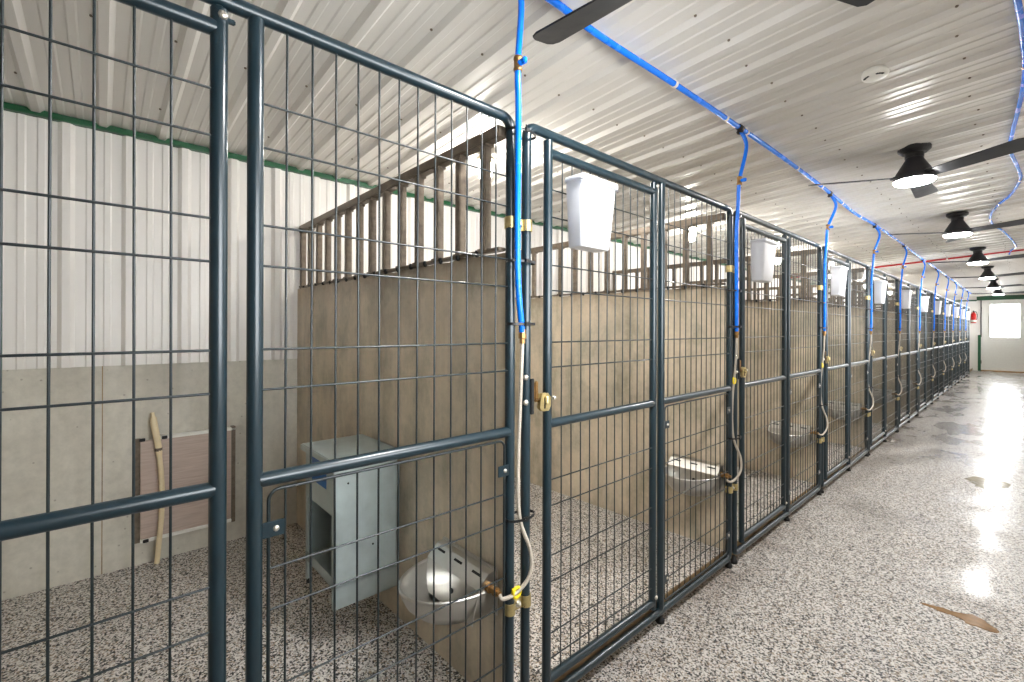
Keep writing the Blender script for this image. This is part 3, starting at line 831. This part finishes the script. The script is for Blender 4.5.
# ------------------------------------------------------------------ first kennel: feeder, slide door, pipe
FX0, FX1, FY0, FY1, FZ0, FZ1 = -0.955, -0.642, 0.645, 0.904, 0.155, 0.712
t = empty('dog_feeder', (FX1, FY1, FZ0), 'galvanized steel dog feeder with blue sticker fixed to the dark partition', 'dog feeder')
O = (FX1, FY1, FZ0)
th = 0.004
mb = MB()
mb.box((FX1 - th, FY0, FZ0), (FX1, FY1, FZ1 - 0.002), bev=0.001)            # side panel facing the aisle, to the skirt
mb.box((FX0, FY0, 0.25), (FX0 + th, FY1, FZ1 - 0.002), bev=0.001)           # far side
mb.box((FX0, FY1 - th, 0.25), (FX1, FY1, FZ1 - 0.002))                      # back
mb.box((FX0, FY0, 0.505), (FX1 - th, FY0 + th, FZ1 - 0.002))                # face above the opening
mb.box((FX0, FY0, 0.235), (FX1 - th, FY0 + th, 0.275))                      # trough lip
mb.box((FX0, FY0, 0.235), (FX1, FY1, 0.24))
mb.box((FX0, FY0, FZ0), (FX0 + 0.02, FY0 + 0.02, 0.51)); mb.box((FX1 - 0.018, FY0, FZ0), (FX1, FY0 + 0.01, 0.51))
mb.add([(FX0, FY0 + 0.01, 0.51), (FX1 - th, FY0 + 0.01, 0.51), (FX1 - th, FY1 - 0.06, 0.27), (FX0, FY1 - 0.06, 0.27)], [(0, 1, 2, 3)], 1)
shift(mb, O).build('body', [M['sheet'], M['dark']], t)
mb = MB(); mb.box((FX0 - 0.02, FY0 - 0.014, FZ1), (FX1 + 0.006, FY1, FZ1 + 0.008), bev=0.003); mb.box((FX0 - 0.02, FY0 - 0.016, FZ1 - 0.016), (FX1 + 0.006, FY0 - 0.012, FZ1 + 0.006), bev=0.001)
shift(mb, O).build('lid', M['sheet'], t)
mb = MB(); mb.box((-0.875, FY0 - 0.0012, 0.59), (-0.715, FY0 - 0.0002, 0.70)); shift(mb, O).build('sticker', M['sticker'], t)
mb = MB(); mb.lathe([(0.012, 0), (0.012, 0.02), (0, 0.02)], (FX0 + 0.012, FY0 + 0.012, FZ0 - 0.018), 10); shift(mb, O).build('foot', M['rubber'], t)
mb = MB(); mb.lathe([(0.004, 0), (0.003, 0.003), (0, 0.003)], (FX1, 0.70, 0.62), 8, 0, 'X'); mb.lathe([(0.004, 0), (0.003, 0.003), (0, 0.003)], (FX1, 0.80, 0.36), 8, 0, 'X')
shift(mb, O).build('rivet', M['dark'], t)

t = empty('sliding_dog_door', (XW, 0.35, 0.13), 'brushed metal dog door panel on the concrete back wall', 'dog door')
O = (XW, 0.35, 0.13)
mb = MB(); mb.box((XW + 0.012, 0.148, 0.135), (XW + 0.03, 0.548, 0.632), bev=0.002); shift(mb, O).build('slide_panel', M['slide'], t)
mb = MB(); mb.box((XW - 0.001, 0.122, 0.115), (XW + 0.014, 0.150, 0.645), bev=0.002); mb.box((XW - 0.001, 0.546, 0.115), (XW + 0.036, 0.566, 0.655), bev=0.002)
shift(mb, O).build('side_track', M['galv'], t)
mb = MB(); mb.box((XW - 0.001, 0.20, 0.632), (XW + 0.036, 0.566, 0.648), bev=0.002); mb.box((XW - 0.001, 0.148, 0.118), (XW + 0.036, 0.548, 0.134), bev=0.002)
shift(mb, O).build('cross_strip', M['white'], t)
mb = MB()
for q in ((0.155, 0.64), (0.17, 0.125), (0.245, 0.64)): mb.box((XW + 0.030, q[0] - 0.012, q[1] - 0.008), (XW + 0.040, q[0] + 0.012, q[1] + 0.008), bev=0.002)
shift(mb, O).build('catch', M['dark'], t)
pp_ = smooth_path([(XW + 0.014, 0.196, 0.772), (XW + 0.03, 0.204, 0.70), (XW + 0.047, 0.218, 0.60), (XW + 0.055, 0.232, 0.42), (XW + 0.055, 0.232, 0.25), (XW + 0.06, 0.222, 0.12), (XW + 0.064, 0.213, 0.009)], 6)
mb = MB(); mb.tube(pp_, 0.012, 10, radii=[0.009 if i < 3 else (0.0155 if i < 14 else 0.012) for i in range(len(pp_))])
t = empty('plastic_pipe', pp_[-1], 'bent cream plastic pipe leaning against the dog door panel', 'pipe')
shift(mb, pp_[-1]).build('tube', M['cream'], t)
q = Vector((XW + 0.0475, 0.2195, 0.585))
mb = MB(); mb.lathe([(0.0145, -0.008), (0.0165, -0.008), (0.0165, 0.008), (0.0145, 0.008)], q, 12); shift(mb, pp_[-1]).build('band', M['galv'], t)

# ------------------------------------------------------------------ far end: fire extinguisher by the door
t = empty('fire_extinguisher', (0.0, Y1 - 0.09, 1.44), 'small red fire extinguisher hung on the end wall left of the door', 'fire extinguisher')
MB().lathe([(0, 0), (0.058, 0.0), (0.062, 0.015), (0.062, 0.27), (0.05, 0.31), (0.022, 0.335), (0.02, 0.35), (0, 0.35)], (0, 0, 0), 20).build('cylinder', M['redx'], t)
MB().lathe([(0.0625, 0.03), (0.0635, 0.03), (0.0635, 0.10), (0.0625, 0.10)], (0, 0, 0), 20).build('paper_band', M['white'], t)
mb = MB(); mb.lathe([(0.018, 0.345), (0.018, 0.39), (0, 0.39)], (0, 0, 0), 10); mb.box((-0.012, -0.10, 0.39), (0.012, 0.02, 0.402), bev=0.002); mb.box((-0.012, -0.08, 0.365), (0.012, 0.0, 0.375), bev=0.002)
mb.build('valve_head', M['black'], t)
MB().tube(smooth_path([(0.018, 0, 0.37), (0.06, 0, 0.36), (0.085, 0, 0.25), (0.07, 0, 0.10)], 5), 0.008, 8).build('hose', M['black'], t)
mb = MB(); mb.box((-0.02, 0.058, 0.2), (0.02, 0.0895, 0.24)); mb.box((-0.03, 0.086, 0.1), (0.03, 0.0895, 0.36)); mb.build('wall_bracket', M['galv'], t)

# ------------------------------------------------------------------ puddles on the aisle floor
def puddle(name, outline, o, mat, lab):
    mb = MB(); n = len(outline); c = Vector((sum(p[0] for p in outline) / n, sum(p[1] for p in outline) / n, 0))
    r0 = [Vector((x, y, ZA + 0.0002)) for x, y in outline]; r1 = [Vector((c.x + (x - c.x) * 0.93, c.y + (y - c.y) * 0.93, ZA + 0.0025)) for x, y in outline]
    mb.loft([r0, r1], 0, True, caps=(True, True)); shift(mb, (c.x, c.y, ZA))
    return tag(mb.build(name, mat, None, (c.x, c.y, ZA)), lab, 'puddle')
def wob(spine, widths, seed):
    rnd = random.Random(seed); a = []; b = []
    sp = smooth_path([(x, y, 0) for x, y in spine], 8)
    for i, p in enumerate(sp):
        f = i / (len(sp) - 1); j = f * (len(widths) - 1); w = widths[int(j)] * (1 - j % 1) + widths[min(int(j) + 1, len(widths) - 1)] * (j % 1)
        d = (sp[min(i + 1, len(sp) - 1)] - sp[max(i - 1, 0)]).normalized(); nn = Vector((-d.y, d.x, 0))
        w *= rnd.uniform(0.75, 1.2)
        a.append((p.x + nn.x * w, p.y + nn.y * w)); b.append((p.x - nn.x * w, p.y - nn.y * w))
    return a + b[::-1]
puddle('muddy_puddle', wob([(0.745, 2.90), (0.84, 2.90), (0.92, 2.90), (1.0, 2.86)], [0.006, 0.02, 0.022, 0.05, 0.045, 0.008], 4), 0, M['mud'],
       'thin brown muddy puddle on the flecked aisle floor nearest the camera')
rnd = random.Random(5)
oval = [(0.865 + 0.125 * math.cos(q) * w, 5.60 + 0.21 * math.sin(q) * w) for q, w in [(2 * PI * i / 40, rnd.uniform(0.86, 1.1) + 0.12 * math.sin(3 * 2 * PI * i / 40)) for i in range(40)]]
puddle('dirty_puddle', oval, 0, M['wet'],
       'grey dirty puddle farther along the flecked aisle floor')
